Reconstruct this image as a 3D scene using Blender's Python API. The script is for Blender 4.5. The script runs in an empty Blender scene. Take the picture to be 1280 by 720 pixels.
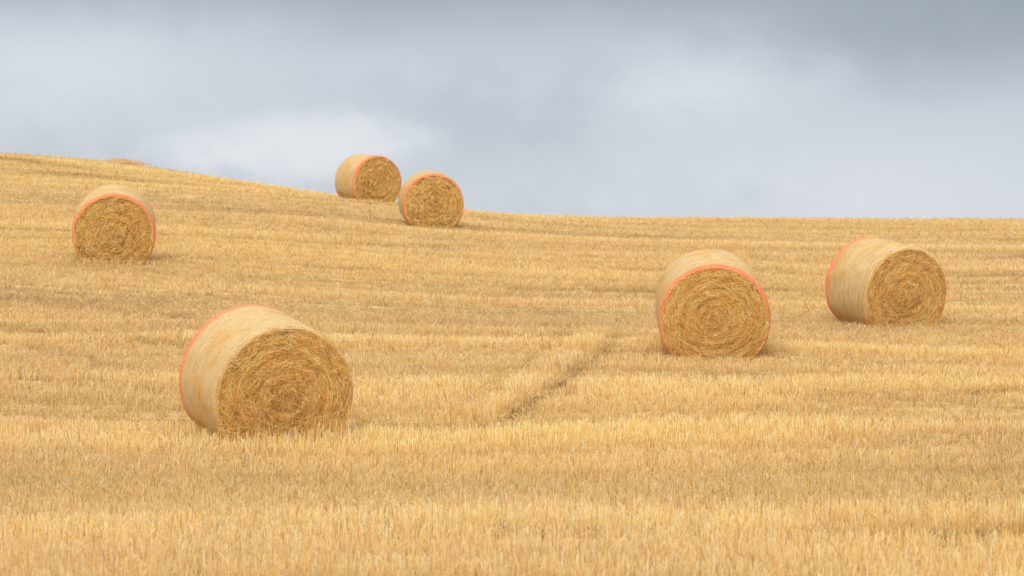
import bpy, math
import numpy as np
from mathutils import Matrix, Vector
rng = np.random.default_rng(7)
scene = bpy.context.scene
COL = scene.collection
scene.view_settings.view_transform = 'Standard'
scene.view_settings.look = 'None'
scene.view_settings.exposure = 0

# ---------------------------------------------------------------- noise
_lat = np.random.default_rng(3).random((256, 256))
def vnoise(x, y):
    xi = np.floor(x).astype(int); yi = np.floor(y).astype(int)
    fx = x - xi; fy = y - yi
    fx = fx*fx*(3-2*fx); fy = fy*fy*(3-2*fy)
    a = _lat[xi % 256, yi % 256]; b = _lat[(xi+1) % 256, yi % 256]
    c = _lat[xi % 256, (yi+1) % 256]; d = _lat[(xi+1) % 256, (yi+1) % 256]
    return (a*(1-fx)+b*fx)*(1-fy)+(c*(1-fx)+d*fx)*fy
def fbm(x, y, o=3):
    s = 0; a = .5; t = 0
    for i in range(o):
        s = s + a*vnoise(x*2**i+17*i, y*2**i+31*i); t += a; a *= .5
    return s/t*2-1

# ---------------------------------------------------------------- terrain
CP = np.array([
 # x, y, z
 (-10,0,-1.75),(0,0,-1.75),(10,0,-1.75),(-4,8,-1.74),(4,8,-1.74),
 (-5,14,-1.74),(0,14,-1.72),(5,14,-1.73),(-12,12,-1.7),(12,12,-1.75),
 (-2.6,20.6,-1.60),(-6,20,-1.60),(1.5,19.6,-1.57),(5,19.4,-1.55),(10,20,-1.55),(-12,20,-1.4),
 (2.75,27.2,-.90),(-1,26,-1.06),(-7,27,-.80),(-14,27,-.4),
 (5.9,31,-.58),(12,31,-.6),(0,33,-.35),
 (-7.2,36.5,.44),(-14,37,.7),(0,40,.42),(10,40,.25),(18,40,.25),
 (-10,43,1.2),(-5,44,1.05),(-1.99,49,1.47),(6,50,1.2),(14,50,1.15),(-20,45,1.7),
 (-4.0,54.5,2.35),(-19.5,76,4.90),(-14.2,72,4.43),(-9,66,3.41),(-5.9,60,2.67),
 (-.93,58,2.07),(2,62,2.09),(6.9,66,2.18),(18,70,2.20),(30,72,2.25),(-32,76,5.4),
 (-19.5,88,4.9),(-9,82,3.4),(0,76,1.9),(10,82,1.8),(25,88,1.8),(-32,60,3.9),(30,45,.7),
])
def _U(r2): return np.where(r2 > 1e-9, .5*r2*np.log(r2+1e-12), 0)
n = len(CP)
d2 = ((CP[:,None,:2]-CP[None,:,:2])**2).sum(2)
A = np.zeros((n+3,n+3)); A[:n,:n] = _U(d2)+np.eye(n)*1.0
A[:n,n]=1; A[:n,n+1:]=CP[:,:2]; A[n,:n]=1; A[n+1:,:n]=CP[:,:2].T
W = np.linalg.solve(A, np.concatenate([CP[:,2],[0,0,0]]))
def curve(x): return .05*x+.004*x*x
def swath(x, y):
    """long wavy contour coordinate of the mown rows"""
    s = y+curve(x)
    return s + 1.5*fbm(x*.13+3, s*.10, 2) + .22*fbm(x*.4, s*.3+9, 2)
def rows(x, y):
    """-1..1 ripple, ~1 m apart, waxing and waning; and thin gap lines 0..1"""
    s = swath(x,y)
    n1_ = fbm(x*.022+11, s*.85, 3)
    n2_ = fbm(x*.03+2, s*1.35+40, 1)
    gap = np.exp(-(n2_/.12)**2)*np.clip(.6+1.2*fbm(x*.16+8,s*.25+3,2),0,1)
    return n1_, gap
def height(x, y):
    x = np.atleast_1d(np.asarray(x,float)); y = np.atleast_1d(np.asarray(y,float))
    xc = np.clip(x,-36,36); yc = np.clip(y,0,86)
    out = np.empty_like(x)
    for i in range(0,len(x),40000):
        a = xc[i:i+40000]; b = yc[i:i+40000]
        r2 = (a[:,None]-CP[None,:,0])**2+(b[:,None]-CP[None,:,1])**2
        out[i:i+40000] = _U(r2)@W[:n]+W[n]+W[n+1]*a+W[n+2]*b
    t = np.maximum(0,y-80)
    out -= 14*(1-np.exp(-(t/60)**2))
    k = np.clip((yc-15)/8,0.25,1)
    r_, g_ = rows(xc,yc)
    out += k*(.12*r_ - .035*g_) + .03*fbm(xc*.10, yc*.5, 2)
    out += .09*np.exp(-((yc-19.4-.3*np.sin(xc*.7))/.6)**2)*np.clip((xc+1.6)/1.5,0,1)
    out -= .05*np.exp(-((yc-13.6-.12*np.sin(xc*1.3))/.35)**2)*np.clip((xc-1.2)/1.5,0,1)
    return out

# ---------------------------------------------------------------- node helpers
def new_mat(name):
    m = bpy.data.materials.new(name); m.use_nodes = True
    nt = m.node_tree; nt.nodes.clear(); return m, nt
def N(nt, t, **k):
    nd = nt.nodes.new(t)
    for a,b in k.items(): setattr(nd,a,b)
    return nd
def ramp(nt, stops):
    r = N(nt,'ShaderNodeValToRGB'); e = r.color_ramp.elements
    while len(e) < len(stops): e.new(.5)
    for i,(p,c) in enumerate(stops): e[i].position = p; e[i].color = (*c,1)
    return r
def M(nt, op, a, b=None, c=None, clamp=False):
    nd = N(nt,'ShaderNodeMath',operation=op,use_clamp=clamp)
    for i,v in enumerate((a,b,c)):
        if v is None: continue
        if isinstance(v,(int,float)): nd.inputs[i].default_value = v
        else: nt.links.new(v, nd.inputs[i])
    return nd.outputs[0]

def straw_material(name, trans=.25):
    m, nt = new_mat(name); L = nt.links.new
    at = N(nt,'ShaderNodeAttribute',attribute_name='tone')
    p = N(nt,'ShaderNodeBsdfDiffuse')
    L(at.outputs['Color'],p.inputs['Color'])
    tr = N(nt,'ShaderNodeBsdfTranslucent'); L(at.outputs['Color'],tr.inputs['Color'])
    ms = N(nt,'ShaderNodeMixShader'); ms.inputs[0].default_value=trans
    L(p.outputs[0],ms.inputs[1]); L(tr.outputs[0],ms.inputs[2])
    o = N(nt,'ShaderNodeOutputMaterial'); L(ms.outputs[0],o.inputs[0])
    return m
MAT_STUBBLE = straw_material('stubble_straw',.3)
MAT_STRAND = straw_material('bale_straw', .15)

def ground_material():
    m, nt = new_mat('field_soil_and_chaff'); L = nt.links.new
    g = N(nt,'ShaderNodeNewGeometry')
    mp = N(nt,'ShaderNodeMapping'); mp.inputs['Scale'].default_value=(.5,5,1); L(g.outputs['Position'],mp.inputs[0])
    n1 = N(nt,'ShaderNodeTexNoise'); n1.inputs['Scale'].default_value=1; n1.inputs['Detail'].default_value=6
    L(mp.outputs[0],n1.inputs['Vector'])
    n2 = N(nt,'ShaderNodeTexNoise'); n2.inputs['Scale'].default_value=25; n2.inputs['Detail'].default_value=5
    L(g.outputs['Position'],n2.inputs['Vector'])
    s = M(nt,'ADD',M(nt,'MULTIPLY',n1.outputs[0],.5),M(nt,'MULTIPLY',n2.outputs[0],.5))
    r = ramp(nt,[(.35,(.34,.21,.08)),(.5,(.57,.39,.165)),(.65,(.74,.55,.27))]); L(s,r.inputs[0])
    p = N(nt,'ShaderNodeBsdfPrincipled'); p.inputs['Roughness'].default_value=.95
    p.inputs['Specular IOR Level'].default_value=.1
    L(r.outputs[0],p.inputs['Base Color'])
    b = N(nt,'ShaderNodeBump'); b.inputs['Strength'].default_value=.6; b.inputs['Distance'].default_value=.04
    L(n2.outputs[0],b.inputs['Height']); L(b.outputs[0],p.inputs['Normal'])
    o = N(nt,'ShaderNodeOutputMaterial'); L(p.outputs[0],o.inputs[0]); return m

def net_material():
    m, nt = new_mat('net_wrap_over_straw'); L = nt.links.new
    uv = N(nt,'ShaderNodeUVMap',uv_map='UVMap')
    oi = N(nt,'ShaderNodeObjectInfo')
    off = N(nt,'ShaderNodeVectorMath',operation='ADD'); L(uv.outputs[0],off.inputs[0])
    cm = N(nt,'ShaderNodeCombineXYZ'); L(M(nt,'MULTIPLY',oi.outputs['Random'],50),cm.inputs[0]); L(M(nt,'MULTIPLY',oi.outputs['Random'],31),cm.inputs[2]); L(cm.outputs[0],off.inputs[1])
    def no(scale, sc, det=3):
        mp = N(nt,'ShaderNodeMapping'); mp.inputs['Scale'].default_value=scale; L(off.outputs[0],mp.inputs[0])
        t = N(nt,'ShaderNodeTexNoise'); t.inputs['Scale'].default_value=sc; t.inputs['Detail'].default_value=det
        L(mp.outputs[0],t.inputs['Vector']); return t.outputs[0]
    a = no((3,70,1),1.6,4); b = no((1,1,1),110,3); c = no((1,1,1),2.3,3); d=no((26,6,1),6,3)
    s = M(nt,'ADD',M(nt,'MULTIPLY',a,.44),M(nt,'ADD',M(nt,'MULTIPLY',b,.38),M(nt,'MULTIPLY',d,.18)))
    r = ramp(nt,[(.36,(.32,.19,.07)),(.46,(.54,.375,.17)),(.54,(.67,.49,.255)),(.66,(.78,.61,.37))]); L(s,r.inputs[0])
    gold = ramp(nt,[(.46,(0,0,0)),(.64,(1,1,1))]); L(c,gold.inputs[0])
    mx = N(nt,'ShaderNodeMix',data_type='RGBA',blend_type='MULTIPLY'); L(M(nt,'MULTIPLY',gold.outputs[0],.7),mx.inputs[0])
    L(r.outputs[0],mx.inputs[6]); mx.inputs[7].default_value=(1.02,.82,.52,1)
    p = N(nt,'ShaderNodeBsdfPrincipled'); p.inputs['Roughness'].default_value=.85; p.inputs['Specular IOR Level'].default_value=.04
    L(mx.outputs[2],p.inputs['Base Color'])
    bp = N(nt,'ShaderNodeBump'); bp.inputs['Strength'].default_value=.4; bp.inputs['Distance'].default_value=.010
    L(s,bp.inputs['Height']); L(bp.outputs[0],p.inputs['Normal'])
    o = N(nt,'ShaderNodeOutputMaterial'); L(p.outputs[0],o.inputs[0]); return m

def band_material():
    m, nt = new_mat('orange_net_edge'); L = nt.links.new
    tc = N(nt,'ShaderNodeTexCoord')
    t = N(nt,'ShaderNodeTexNoise'); t.inputs['Scale'].default_value=30; t.inputs['Detail'].default_value=5
    L(tc.outputs['Object'],t.inputs['Vector'])
    sp = N(nt,'ShaderNodeSeparateXYZ'); L(tc.outputs['Object'],sp.inputs[0])
    # net worn and dusty toward the ground
    wz = N(nt,'ShaderNodeMapRange'); L(sp.outputs[2],wz.inputs[0]); wz.inputs[1].default_value=.15; wz.inputs[2].default_value=.95; wz.inputs[3].default_value=-.07; wz.inputs[4].default_value=.05
    v = M(nt,'ADD',t.outputs[0],wz.outputs[0])
    r = ramp(nt,[(.38,(.62,.42,.20)),(.47,(.74,.25,.10)),(.60,(.82,.25,.13))]); L(v,r.inputs[0])
    p = N(nt,'ShaderNodeBsdfPrincipled'); p.inputs['Roughness'].default_value=.7; p.inputs['Specular IOR Level'].default_value=.2
    L(r.outputs[0],p.inputs['Base Color'])
    bp = N(nt,'ShaderNodeBump'); bp.inputs['Strength'].default_value=.5; bp.inputs['Distance'].default_value=.008
    L(t.outputs[0],bp.inputs['Height']); L(bp.outputs[0],p.inputs['Normal'])
    o = N(nt,'ShaderNodeOutputMaterial'); L(p.outputs[0],o.inputs[0]); return m

def core_material():
    m, nt = new_mat('packed_straw'); L = nt.links.new
    tc = N(nt,'ShaderNodeTexCoord')
    t = N(nt,'ShaderNodeTexNoise'); t.inputs['Scale'].default_value=28; t.inputs['Detail'].default_value=5
    L(tc.outputs['Object'],t.inputs['Vector'])
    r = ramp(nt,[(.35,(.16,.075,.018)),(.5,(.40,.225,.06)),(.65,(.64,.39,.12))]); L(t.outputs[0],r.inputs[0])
    p = N(nt,'ShaderNodeBsdfPrincipled'); p.inputs['Roughness'].default_value=.9
    L(r.outputs[0],p.inputs['Base Color'])
    o = N(nt,'ShaderNodeOutputMaterial'); L(p.outputs[0],o.inputs[0]); return m
MAT_GROUND=ground_material(); MAT_NET=net_material(); MAT_BAND=band_material(); MAT_CORE=core_material()

# ---------------------------------------------------------------- mesh from numpy quads
def quad_mesh(name, V, Q, cols=None, mats=(), midx=None, smooth=False, uv=None):
    me = bpy.data.meshes.new(name)
    me.vertices.add(len(V)); me.vertices.foreach_set('co', V.astype(np.float32).ravel())
    me.loops.add(Q.size); me.loops.foreach_set('vertex_index', Q.astype(np.int32).ravel())
    me.polygons.add(len(Q)); me.polygons.foreach_set('loop_start', np.arange(0,Q.size,4,dtype=np.int32))
    if midx is not None: me.polygons.foreach_set('material_index', midx.astype(np.int32))
    me.polygons.foreach_set('use_smooth', np.full(len(Q), smooth))
    if cols is not None:
        at = me.attributes.new('tone','FLOAT_COLOR','POINT')
        c4 = np.ones((len(V),4),np.float32); c4[:,:3]=cols; at.data.foreach_set('color',c4.ravel())
    if uv is not None:
        ul = me.uv_layers.new(name='UVMap'); ul.data.foreach_set('uv', uv[Q.ravel()].astype(np.float32).ravel())
    for m in mats: me.materials.append(m)
    me.update(calc_edges=True); me.validate()
    return me
def add_obj(name, me, parent=None):
    o = bpy.data.objects.new(name, me); COL.objects.link(o)
    if parent: o.parent = parent
    return o

# ---------------------------------------------------------------- ground sheet
def axis(lo, hi, step, far):
    a = list(np.arange(lo,hi+1e-6,step)); s = step; x = hi; r=[]
    while x < far: s*=1.25; x+=s; r.append(x)
    l=[]; s=step; x=lo
    while x > -far: s*=1.25; x-=s; l.append(x)
    return np.array(l[::-1]+a+r)
xs = axis(-40,40,.4,2500); ys = axis(-5,105,.18,2500)
gx, gy = np.meshgrid(xs,ys); gz = height(gx.ravel(),gy.ravel())
V = np.stack([gx.ravel(),gy.ravel(),gz],1)
nx=len(xs); ny=len(ys); I = (np.arange(ny-1)[:,None]*nx+np.arange(nx-1)[None,:]).ravel()
Q = np.stack([I,I+1,I+1+nx,I+nx],1)
g = add_obj('ground', quad_mesh('ground',V,Q,mats=[MAT_GROUND],smooth=True))
g['kind']='structure'; g['label']='sloping harvested grain field covered in dry chaff'; g['category']='field'

# ---------------------------------------------------------------- bales
BALES = [
 (-2.60,20.75,19,False,7.0,.07,'large round straw bale, red rear edge, rough end showing'),
 (2.73,27.2,4,True,6.0,.03,'round straw bale facing straight out with orange net edge'),
 (5.84,31.3,32,False,3.5,.05,'round straw bale turned sideways with orange rear edge in stubble'),
 (-7.38,36.9,-1,True,6.0,.05,'pale-topped round straw bale with orange front edge on the slope'),
 (-2.05,49.2,7,True,1.5,.03,'round straw bale with orange rim just below the ridge'),
 (-4.06,55.3,27,True,1.0,.02,'round straw bale turned aside on the crest against the sky'),
]
Rw, Rh, CH, LEN = .745, .745, .645, 1.22
def section(u, v):
    x = Rw*u; z = CH+Rh*v
    k=.05
    zz = np.where(z/k > 30, z, k*np.log1p(np.exp(np.clip(z/k,-30,30))))
    bulge = 1+.03*np.exp(-((z-.22)/.2)**2)
    return x*bulge, zz
def lump(th, y, seed):
    return 1+.018*fbm(np.cos(th)*2.5+seed*7, np.sin(th)*2.5+y*2+seed*3,3)
def ring_surface(ylist, rlist, seed, nth=160):
    th = np.linspace(0,2*np.pi,nth+1)
    Y,T = np.meshgrid(ylist,th,indexing='ij'); R = np.repeat(np.array(rlist)[:,None],nth+1,1)
    s = lump(T,Y,seed)*R + .003*np.sin(Y*90+seed)
    x,z = section(s*np.sin(T), s*np.cos(T))
    V = np.stack([x.ravel(),Y.ravel(),z.ravel()],1)
    uv = np.stack([T.ravel()*Rw,Y.ravel()],1)
    m = nth+1; I=(np.arange(len(ylist)-1)[:,None]*m+np.arange(nth)[None,:]).ravel()
    return V, np.stack([I,I+1,I+1+m,I+m],1), uv
def edge_profile(y0, sgn, rr=.06, k=7):
    a = np.linspace(0,np.pi/2,k)
    return y0-sgn*rr+sgn*rr*np.sin(a), 1-(rr/Rw)*(1-np.cos(a))
H = LEN/2
def strands(nS, seed, sgn, ws=1.0):
    r_ = np.random.default_rng(seed)
    K=5
    rad = np.sqrt(r_.random(nS)); ph = r_.random(nS)*2*np.pi
    Ls = (.03+.26*r_.beta(1.1,2.5,nS))*np.where(rad>.85,.8,1)/Rw
    sig = .48+.9*np.exp(-(rad/.28)**2)
    ang = ph+np.pi/2+r_.normal(0,1,nS)*sig+np.where(r_.random(nS)<.18,r_.uniform(-1.5,1.5,nS),0)
    kap = .6/np.maximum(rad,.45)*r_.uniform(.0,1.2,nS)+r_.normal(0,.5,nS)
    t = np.linspace(-.5,.5,K)[None,:]*Ls[:,None]
    ox,oy = .06*np.sin(seed), .05*np.cos(seed*2.3)
    wgt=(1-rad)
    cx = rad*np.cos(ph)*.985+ox*wgt; cy = rad*np.sin(ph)*.985+oy*wgt
    dx,dy = np.cos(ang),np.sin(ang)
    px = cx[:,None]+dx[:,None]*t-dy[:,None]*.5*kap[:,None]*t**2
    py = cy[:,None]+dy[:,None]*t+dx[:,None]*.5*kap[:,None]*t**2
    tx = dx[:,None]-dy[:,None]*kap[:,None]*t; ty = dy[:,None]+dx[:,None]*kap[:,None]*t
    nl = np.hypot(tx,ty); tx/=nl; ty/=nl
    rr = np.hypot(px,py)
    lim = np.where(r_.random(nS)<.05, .99, .955)[:,None]
    cl = np.where(rr>lim,lim/rr,1); px*=cl; py*=cl; rr=np.minimum(rr,lim)
    lift = r_.beta(1.3,2.2,nS)*.036
    stick = np.where(r_.random(nS)<.04, r_.uniform(.0,.08,nS), r_.uniform(-.008,.012,nS))
    out = .010+lift[:,None]+stick[:,None]*(t/Ls[:,None]+.5)**2 + .03*np.cos(rr*2.2) + .016*fbm(px*4+seed,py*4,2) + .006*np.sin(rr*34+seed+1.5*fbm(px*2,py*2,1))
    wv = ws*r_.uniform(.0009,.0018,nS)[:,None]/Rw
    tw = r_.uniform(-.8,.8,nS)[:,None]
    wx,wy,wo = -ty*np.cos(tw)*wv, tx*np.cos(tw)*wv, np.sin(tw)*wv*Rw
    P=[]
    for s in (-1,1):
        X,Z = section(px+s*wx, py+s*wy); P.append(np.stack([X, sgn*(H-.015+out+s*wo), Z],2))
    V = np.stack(P,2).reshape(-1,3)
    base = (np.arange(nS)*K*2)[:,None]+(np.arange(K-1)*2)[None,:]
    base = base.ravel(); Q=np.stack([base,base+1,base+3,base+2],1)
    pal = np.array([(.95,.63,.23),(.92,.55,.165),(.98,.78,.42),(.74,.42,.12),(.38,.19,.045)])
    ci = r_.choice(5,nS,p=[.33,.26,.16,.16,.09]); c = pal[ci]*r_.uniform(.92,1.1,nS)[:,None]
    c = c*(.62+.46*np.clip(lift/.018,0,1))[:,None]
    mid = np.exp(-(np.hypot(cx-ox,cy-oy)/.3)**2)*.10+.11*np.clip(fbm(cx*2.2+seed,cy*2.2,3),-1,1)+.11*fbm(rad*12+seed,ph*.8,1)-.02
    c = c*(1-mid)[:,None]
    C = np.repeat(c,K*2,0)
    return V,Q,np.clip(C,0,1)
def straw_end_mesh(seed, sgn, nS, ws):
    rs = np.array([1,.97,.9,.75,.55,.35,.15,.001])
    yl = sgn*(H-.005+.03*np.cos(rs*2.2)-.012*(rs>.98)) 
    Vc,Qc,_ = ring_surface(yl, rs*(1-.06/Rw), seed, 96)
    V,Q,C = strands(nS, seed, sgn, ws)
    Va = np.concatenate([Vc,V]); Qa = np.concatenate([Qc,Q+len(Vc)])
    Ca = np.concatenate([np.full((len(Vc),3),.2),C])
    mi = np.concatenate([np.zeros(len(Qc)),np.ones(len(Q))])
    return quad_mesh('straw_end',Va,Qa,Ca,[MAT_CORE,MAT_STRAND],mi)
def wrap_meshes(seed, BW):
    a0,a1 = edge_profile(H,1)
    ymid = np.linspace(-H+BW, H-.065, 46)
    ylist = np.concatenate([ymid,a0]); rl = np.concatenate([np.ones(46),a1])
    V,Q,uv = ring_surface(ylist,rl,seed); net = quad_mesh('net_wrap',V,Q,mats=[MAT_NET],smooth=True,uv=uv)
    b0,b1 = edge_profile(-H,-1)
    ylist = np.concatenate([[-H+BW+.004,-H+BW-.002,-H+.075],b0]); rl = np.concatenate([[.999,1.005,1.006],b1+.005])
    V,Q,uv = ring_surface(ylist,rl,seed)
    band = quad_mesh('edge_band',V,Q,mats=[MAT_BAND],smooth=True,uv=uv)
    return net, band
def grad(x,y,e=.5):
    h = height([x+e,x-e,x,x],[y,y,y+e,y-e]); return (h[0]-h[1])/(2*e),(h[2]-h[3])/(2*e)
foot=[]
for i,(bx,by,al,bf,pit,bury,lab) in enumerate(BALES):
    phi = math.atan2(bx,by)-math.radians(al)
    h = Vector((-math.sin(phi),-math.cos(phi),0))
    sx,sy = grad(bx,by,1.5); up = Vector((-sx,-sy,1)).normalized()
    up = (up+h*math.sin(math.radians(pit))).normalized()
    Y = (-h if bf else h); Y = (Y-up*Y.dot(up)).normalized(); X = Y.cross(up).normalized()
    R = Matrix((X,Y,up)).transposed().to_4x4()
    e = bpy.data.objects.new('straw_bale',None); COL.objects.link(e); e.empty_display_size=.3
    hx_ = float(height([bx,bx-.5,bx+.5,bx,bx],[by,by,by,by-.5,by+.5]).mean())
    e.matrix_world = Matrix.Translation((bx,by,hx_-bury))@R
    e['label']=lab; e['category']='straw bale'; e['group']='round straw bales scattered over the stubble field'
    net,band = wrap_meshes(i+1, .09 if bf else .135)
    add_obj('net_wrap',net,e); add_obj('edge_band',band,e)
    nv = [27000,21000,15000,9000,5000,5000][i]; ws=[1,1.1,1.25,1.6,2.1,2.2][i]
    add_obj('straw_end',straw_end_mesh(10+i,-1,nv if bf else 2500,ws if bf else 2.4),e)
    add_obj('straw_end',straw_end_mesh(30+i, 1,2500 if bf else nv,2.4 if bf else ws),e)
    foot.append((bx,by,Y.x,Y.y))

# ---------------------------------------------------------------- stubble
BL=6
Cx=[];Cy=[]
for d0,d1,dens in [(7,20,1300),(20,32,1150),(32,50,680),(50,84,360)]:
    w = .28*d1+2; nT=int(dens/BL*(2*w)*(d1-d0))
    x = rng.uniform(-w,w,nT); y = rng.uniform(d0,d1,nT); k = np.abs(x)<.28*y+1.5
    Cx.append(x[k]); Cy.append(y[k])
RUTS=[(-.22,21.3,.75,24.6,.11,1.35,.09),(.66,24.2,1.78,29.8,.085,1.0,.09),(-.60,22.3,.95,29.8,.06,.6,.10),
 (1.6,13.45,8,13.8,.26,1.3,.30),(-2.2,13.7,1.6,13.5,.10,.6,.2),(-6.5,24.6,-3.2,23.6,.09,.6,.15),(-6.8,27.0,-4.4,24.9,.10,.5,.15),
 (3,22.8,8,23.6,.14,.9,.2),(-14,42.5,0,43.5,.24,.8,.3),(0,36,14,37,.22,.7,.3),(-2.8,22.1,-.1,21.4,.13,1.1,.1),
 (-5,17.6,-1,17.4,.12,.5,.2),(2,30,8,28.5,.14,.5,.2),(-14,60,-6,56,.3,.7,.4),(-18,66,-9,61,.3,.7,.4),(-20,72,-10,66,.3,.6,.4),
 (4,43,15,44,.22,.6,.4),(-3,39.5,9,40,.2,.6,.4),(-1.4,20.3,7,20.6,.2,1.0,.25),(4,18.3,9,18.6,.14,.7,.25),(-8,38.5,-2,38,.18,.6,.3),(2,49,14,51,.25,.6,.4),
 (-9,31.5,-3,29.5,.14,.6,.3),(-8,28.6,-3.5,27,.12,.6,.3),(3,25.4,9,26.2,.1,.5,.3)]
BERMS=[(-.52,21.4,.40,24.6,.20,.65,.09),(.34,24.2,1.42,29.8,.20,.6,.09),(-10,34,-1,33.4,.3,.3,.3),(0,37.6,14,38.3,.3,.3,.3),(-14,43.6,0,44.6,.35,.4,.3),(1,24.0,8,24.6,.2,.3,.2),(-6,23.2,-3.4,22.9,.2,.3,.2),(1.6,14.2,8,14.6,.3,.3,.30)]
for ax,ay,bx,by,wd_,am,wg in RUTS:
    ln=math.hypot(bx-ax,by-ay); m=int(ln*wd_*2*150*(20/ (10+.5*(ay+by)/2)))
    t=rng.random(m); off=wg*fbm(t*4+ax,t*0+ay,2)
    Cx.append(ax+(bx-ax)*t+off+rng.normal(0,wd_*.7,m)); Cy.append(ay+(by-ay)*t+off+rng.normal(0,wd_*.7,m))
nreg=sum(len(q) for q in Cx[:4])
Cx=np.concatenate(Cx);Cy=np.concatenate(Cy)
sp=.16; s=Cy+curve(Cx); s2=(np.round(s/sp))*sp+rng.normal(0,.030,len(s)); s2[nreg:]=s[nreg:]; Cy=s2-curve(Cx)
S=Cy+curve(Cx); SW=swath(Cx,Cy)
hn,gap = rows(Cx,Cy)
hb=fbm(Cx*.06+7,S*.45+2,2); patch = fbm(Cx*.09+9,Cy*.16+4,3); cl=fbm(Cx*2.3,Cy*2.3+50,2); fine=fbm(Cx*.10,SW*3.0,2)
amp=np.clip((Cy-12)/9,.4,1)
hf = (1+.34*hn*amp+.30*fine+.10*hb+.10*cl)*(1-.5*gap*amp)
dark = .55*gap*amp
def lined(ax,ay,bx,by,w_,amt,wig,lowv=0):
    dx,dy=bx-ax,by-ay; L2=dx*dx+dy*dy; t=((Cx-ax)*dx+(Cy-ay)*dy)/L2
    endf=np.clip(t/.12,0,1)*np.clip((1-t)/.12,0,1); t=np.clip(t,0,1)
    off=wig*fbm(t*4+ax,t*0+ay,2)
    dd=np.hypot(Cx-(ax+t*dx)-off,Cy-(ay+t*dy)-off)
    v=np.clip(1.0+.8*fbm(Cx*1.3,Cy*1.3,2),lowv,1.3)
    return np.exp(-(dd/w_)**2)*amt*v*endf
berm=np.zeros(len(Cx))
for r_ in BERMS: berm=np.maximum(berm,lined(*r_,lowv=.8))
for j,r_ in enumerate(RUTS):
    f=lined(*r_,lowv=.55 if j<4 else 0); hf=hf*(1-.8*np.clip(f,0,1)); dark=np.maximum(dark,f)
hf=hf*(1+berm)
for bx,by,fx,fy in foot:
    a=(Cx-bx)*fx+(Cy-by)*fy; b=-(Cx-bx)*fy+(Cy-by)*fx
    ins=(np.abs(a)<.58)&(np.abs(b)<.60); hf=np.where(ins,0,hf)
    near=(np.abs(a)<.95)&(np.abs(b)<.95)&~ins; hf=np.where(near,hf*1.15,hf)
keep=hf>.08
Cx,Cy,hf,dark,hn,hb,patch,cl,fine,berm=[q[keep] for q in (Cx,Cy,hf,dark,hn,hb,patch,cl,fine,berm)]
nT=len(Cx); nB=nT*BL
rp=lambda q: np.repeat(q,BL)
sprd=.028+.0012*rp(Cy)
x=rp(Cx)+rng.normal(0,1,nB)*sprd; y=rp(Cy)+rng.normal(0,.022,nB)
z=rp(height(Cx,Cy))-.01
dist=np.hypot(x,y)
h0=np.interp(dist,[12,20,34,60],[.145,.125,.100,.095])
hh=h0*np.clip(rp(hf),.1,1.7)*rng.uniform(.62,1.18,nB)
flat=rng.random(nB)<.22
lean=np.where(flat,rng.uniform(.9,1.45,nB),np.abs(rng.normal(0,.25,nB))); az=rng.uniform(0,2*np.pi,nB)
hh=np.where(flat,rng.uniform(.06,.22,nB),hh)
tx=np.sin(lean)*np.cos(az)*hh; ty=np.sin(lean)*np.sin(az)*hh; tz=np.cos(lean)*hh
z=np.where(flat,z+rng.uniform(.01,.08,nB)*np.clip(rp(hf),.2,1),z)
wd=(.0028+.00014*dist)*rng.uniform(.6,1.3,nB)*.5
fa=rng.uniform(-1.1,1.1,nB)
wx=np.cos(fa)*wd; wy=np.sin(fa)*wd
V=np.empty((nB,4,3),np.float32)
V[:,0]=np.stack([x-wx,y-wy,z],1);V[:,1]=np.stack([x+wx,y+wy,z],1)
V[:,2]=np.stack([x+tx+wx*.8,y+ty+wy*.8,z+tz],1);V[:,3]=np.stack([x+tx-wx*.8,y+ty-wy*.8,z+tz],1)
pal=np.array([(.92,.685,.345),(.885,.62,.27),(.97,.81,.53),(.78,.535,.23),(.50,.32,.13)])
c=pal[rng.choice(5,nB,p=[.34,.27,.19,.14,.06])]*rng.uniform(.88,1.06,nB)[:,None]
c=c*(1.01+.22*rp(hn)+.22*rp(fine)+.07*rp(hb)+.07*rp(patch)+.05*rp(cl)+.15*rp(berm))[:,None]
dk=np.clip(rp(dark),0,1)[:,None]; c=c*(1-dk*np.array([.64,.69,.74]))
c[:,2]*=(1-.12*rp(patch))
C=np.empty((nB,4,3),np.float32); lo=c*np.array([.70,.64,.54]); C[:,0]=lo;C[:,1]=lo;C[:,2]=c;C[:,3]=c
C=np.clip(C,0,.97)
print('blades',nB)
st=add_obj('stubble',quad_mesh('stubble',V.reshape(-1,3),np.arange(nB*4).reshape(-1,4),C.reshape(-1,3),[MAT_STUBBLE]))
st['kind']='stuff'; st['label']='short golden cereal stubble covering the whole field'; st['category']='stubble'

# small heap of loose straw on the crest
r_=np.random.default_rng(5); nH=900
hx=r_.normal(0,.36,nH); hy=r_.normal(0,.25,nH); hzz=.16*np.exp(-(hx/.4)**2-(hy/.35)**2)*r_.uniform(.2,1,nH)
hz0=height(-14.0,71.0)[0]; a=r_.uniform(0,6.28,nH); ln=r_.uniform(.1,.3,nH)
p0=np.stack([hx,hy,hzz],1); p1=p0+np.stack([np.cos(a)*ln,np.sin(a)*ln,r_.uniform(-.05,.12,nH)],1)
wv=np.array([0,0,.008]); V=np.stack([p0-wv,p0+wv,p1+wv,p1-wv],1)
c=np.array([(.90,.65,.34)])*r_.uniform(.7,1.05,nH)[:,None]
hp=add_obj('straw_heap',quad_mesh('straw_heap',V.reshape(-1,3),np.arange(nH*4).reshape(-1,4),np.repeat(c,4,0),[MAT_STRAND]))
hp.location=(-14.0,71.0,hz0+.05)
hp['label']='small tawny heap of loose straw on the crest'; hp['category']='straw heap'

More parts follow.
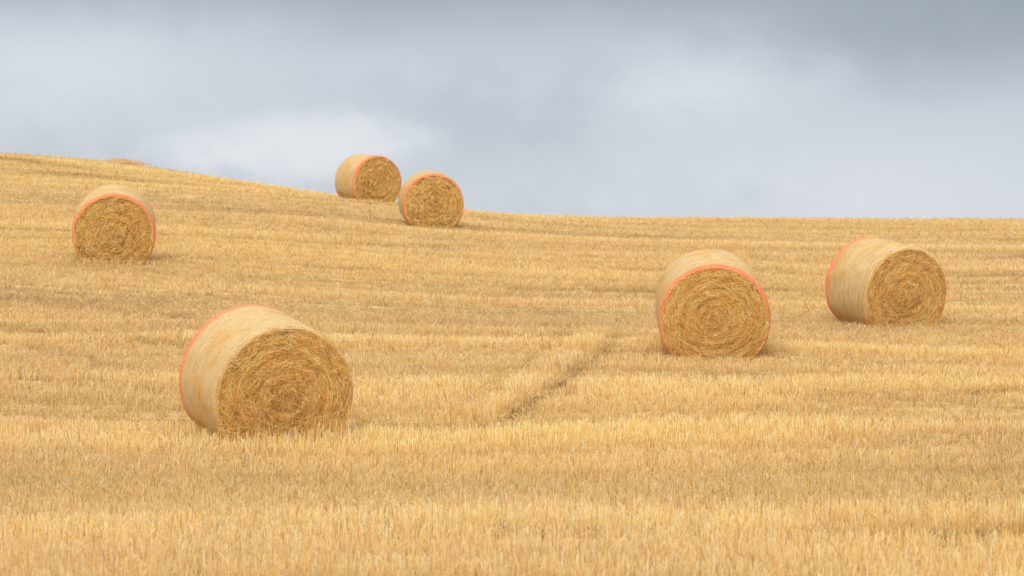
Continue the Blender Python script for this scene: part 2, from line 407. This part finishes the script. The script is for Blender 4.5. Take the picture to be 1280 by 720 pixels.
# ---------------------------------------------------------------- world
SUN_EL=math.radians(44); SUN_AZ=math.radians(195)
w=bpy.data.worlds.new('World'); scene.world=w; w.use_nodes=True; nt=w.node_tree; nt.nodes.clear(); L=nt.links.new
tc=N(nt,'ShaderNodeTexCoord'); sx=N(nt,'ShaderNodeSeparateXYZ'); L(tc.outputs['Generated'],sx.inputs[0])
az=M(nt,'MULTIPLY',M(nt,'ARCTAN2',sx.outputs[0],sx.outputs[1]),57.2958)
el=M(nt,'MULTIPLY',M(nt,'ARCSINE',sx.outputs[2]),57.2958)
def noise(sc,scale,det,dist=0,rough=.5):
    mp=N(nt,'ShaderNodeMapping'); mp.inputs['Scale'].default_value=sc; L(tc.outputs['Generated'],mp.inputs[0])
    t=N(nt,'ShaderNodeTexNoise'); t.inputs['Scale'].default_value=scale; t.inputs['Detail'].default_value=det
    t.inputs['Roughness'].default_value=rough; t.inputs['Distortion'].default_value=dist
    L(mp.outputs[0],t.inputs['Vector']); return M(nt,'SUBTRACT',t.outputs[0],.5)
n1=noise((1,1,2.0),7,4,.3); n2=noise((1,1,1.5),20,6,.4,.5); n3=noise((1,1,1.4),48,5,.3,.5)
def plus(*a):
    r=a[0]
    for q in a[1:]: r=M(nt,'ADD',r,q)
    return r
mul=lambda a,k: M(nt,'MULTIPLY',a,k)
azw=plus(az,mul(n1,7),mul(n2,5),mul(n3,1.5)); elw=plus(el,mul(n1,1.2),mul(n2,1.7),mul(n3,.8))
def G(a0,e0,sa,se,amp,crisp=False):
    A=M(nt,'DIVIDE',M(nt,'SUBTRACT',azw,a0),sa); B=M(nt,'DIVIDE',M(nt,'SUBTRACT',elw,e0),se)
    q=M(nt,'ADD',M(nt,'MULTIPLY',A,A),M(nt,'MULTIPLY',B,B))
    if crisp: q=M(nt,'MULTIPLY',q,q)
    return M(nt,'MULTIPLY',M(nt,'EXPONENT',M(nt,'MULTIPLY',q,-1)),amp)
top=N(nt,'ShaderNodeMapRange',interpolation_type='SMOOTHSTEP'); L(elw,top.inputs[0])
top.inputs[1].default_value=6.2; top.inputs[2].default_value=9.2; top.inputs[3].default_value=.60; top.inputs[4].default_value=.24
b=top.outputs[0]
for gg in [(13.5,6.9,6,1.4,-.26),(9.5,2.6,8,2.0,.20),(6.0,5.9,3.0,1.0,.20),(-6.2,4.0,3.0,1.0,.34,True),(-13,6.2,5,1.8,.20),(0,4.6,3.5,1.2,-.10)]:
    b=M(nt,'ADD',b,G(*gg))
b=plus(b,mul(n2,.19),mul(n1,.12),mul(n3,.09))
def s2l(c): return tuple(((v/255)/12.92 if v/255<.04045 else ((v/255+.055)/1.055)**2.4) for v in c)
r=ramp(nt,[(0,s2l((134,141,155))),(.3,s2l((168,176,188))),(.6,s2l((201,208,217))),(1,s2l((231,234,239)))]); L(b,r.inputs[0])
hi=N(nt,'ShaderNodeMapRange',interpolation_type='SMOOTHSTEP'); L(el,hi.inputs[0])
hi.inputs[1].default_value=11; hi.inputs[2].default_value=40; hi.inputs[3].default_value=0; hi.inputs[4].default_value=1
mx=N(nt,'ShaderNodeMix',data_type='RGBA'); L(hi.outputs[0],mx.inputs[0]); L(r.outputs[0],mx.inputs[6]); mx.inputs[7].default_value=(1.28,1.27,1.26,1)
bg=N(nt,'ShaderNodeBackground'); L(mx.outputs[2],bg.inputs[0]); bg.inputs[1].default_value=1.0
sk=N(nt,'ShaderNodeTexSky',sky_type='NISHITA'); sk.sun_disc=False; sk.sun_elevation=SUN_EL; sk.sun_rotation=SUN_AZ
bg2=N(nt,'ShaderNodeBackground'); L(sk.outputs[0],bg2.inputs[0]); bg2.inputs[1].default_value=.1
ms=N(nt,'ShaderNodeMixShader'); ms.inputs[0].default_value=.05; L(bg.outputs[0],ms.inputs[1]); L(bg2.outputs[0],ms.inputs[2])
o=N(nt,'ShaderNodeOutputWorld'); L(ms.outputs[0],o.inputs[0])
sl=bpy.data.lights.new('sun','SUN'); sl.energy=1.95; sl.angle=math.radians(30); sl.color=(1,.96,.88)
so=bpy.data.objects.new('sun',sl); COL.objects.link(so)
sd=Vector((math.sin(SUN_AZ)*math.cos(SUN_EL),math.cos(SUN_AZ)*math.cos(SUN_EL),math.sin(SUN_EL)))
so.rotation_euler=sd.to_track_quat('Z','Y').to_euler()
# ---------------------------------------------------------------- camera
cd=bpy.data.cameras.new('camera'); cd.lens=70; cd.sensor_width=36; cd.clip_end=6000; cd.clip_start=.1
cd.dof.use_dof=True; cd.dof.focus_distance=22; cd.dof.aperture_fstop=3.0
co=bpy.data.objects.new('camera',cd); COL.objects.link(co); co.location=(0,0,0); co.rotation_euler=(math.pi/2,0,0)
scene.camera=co
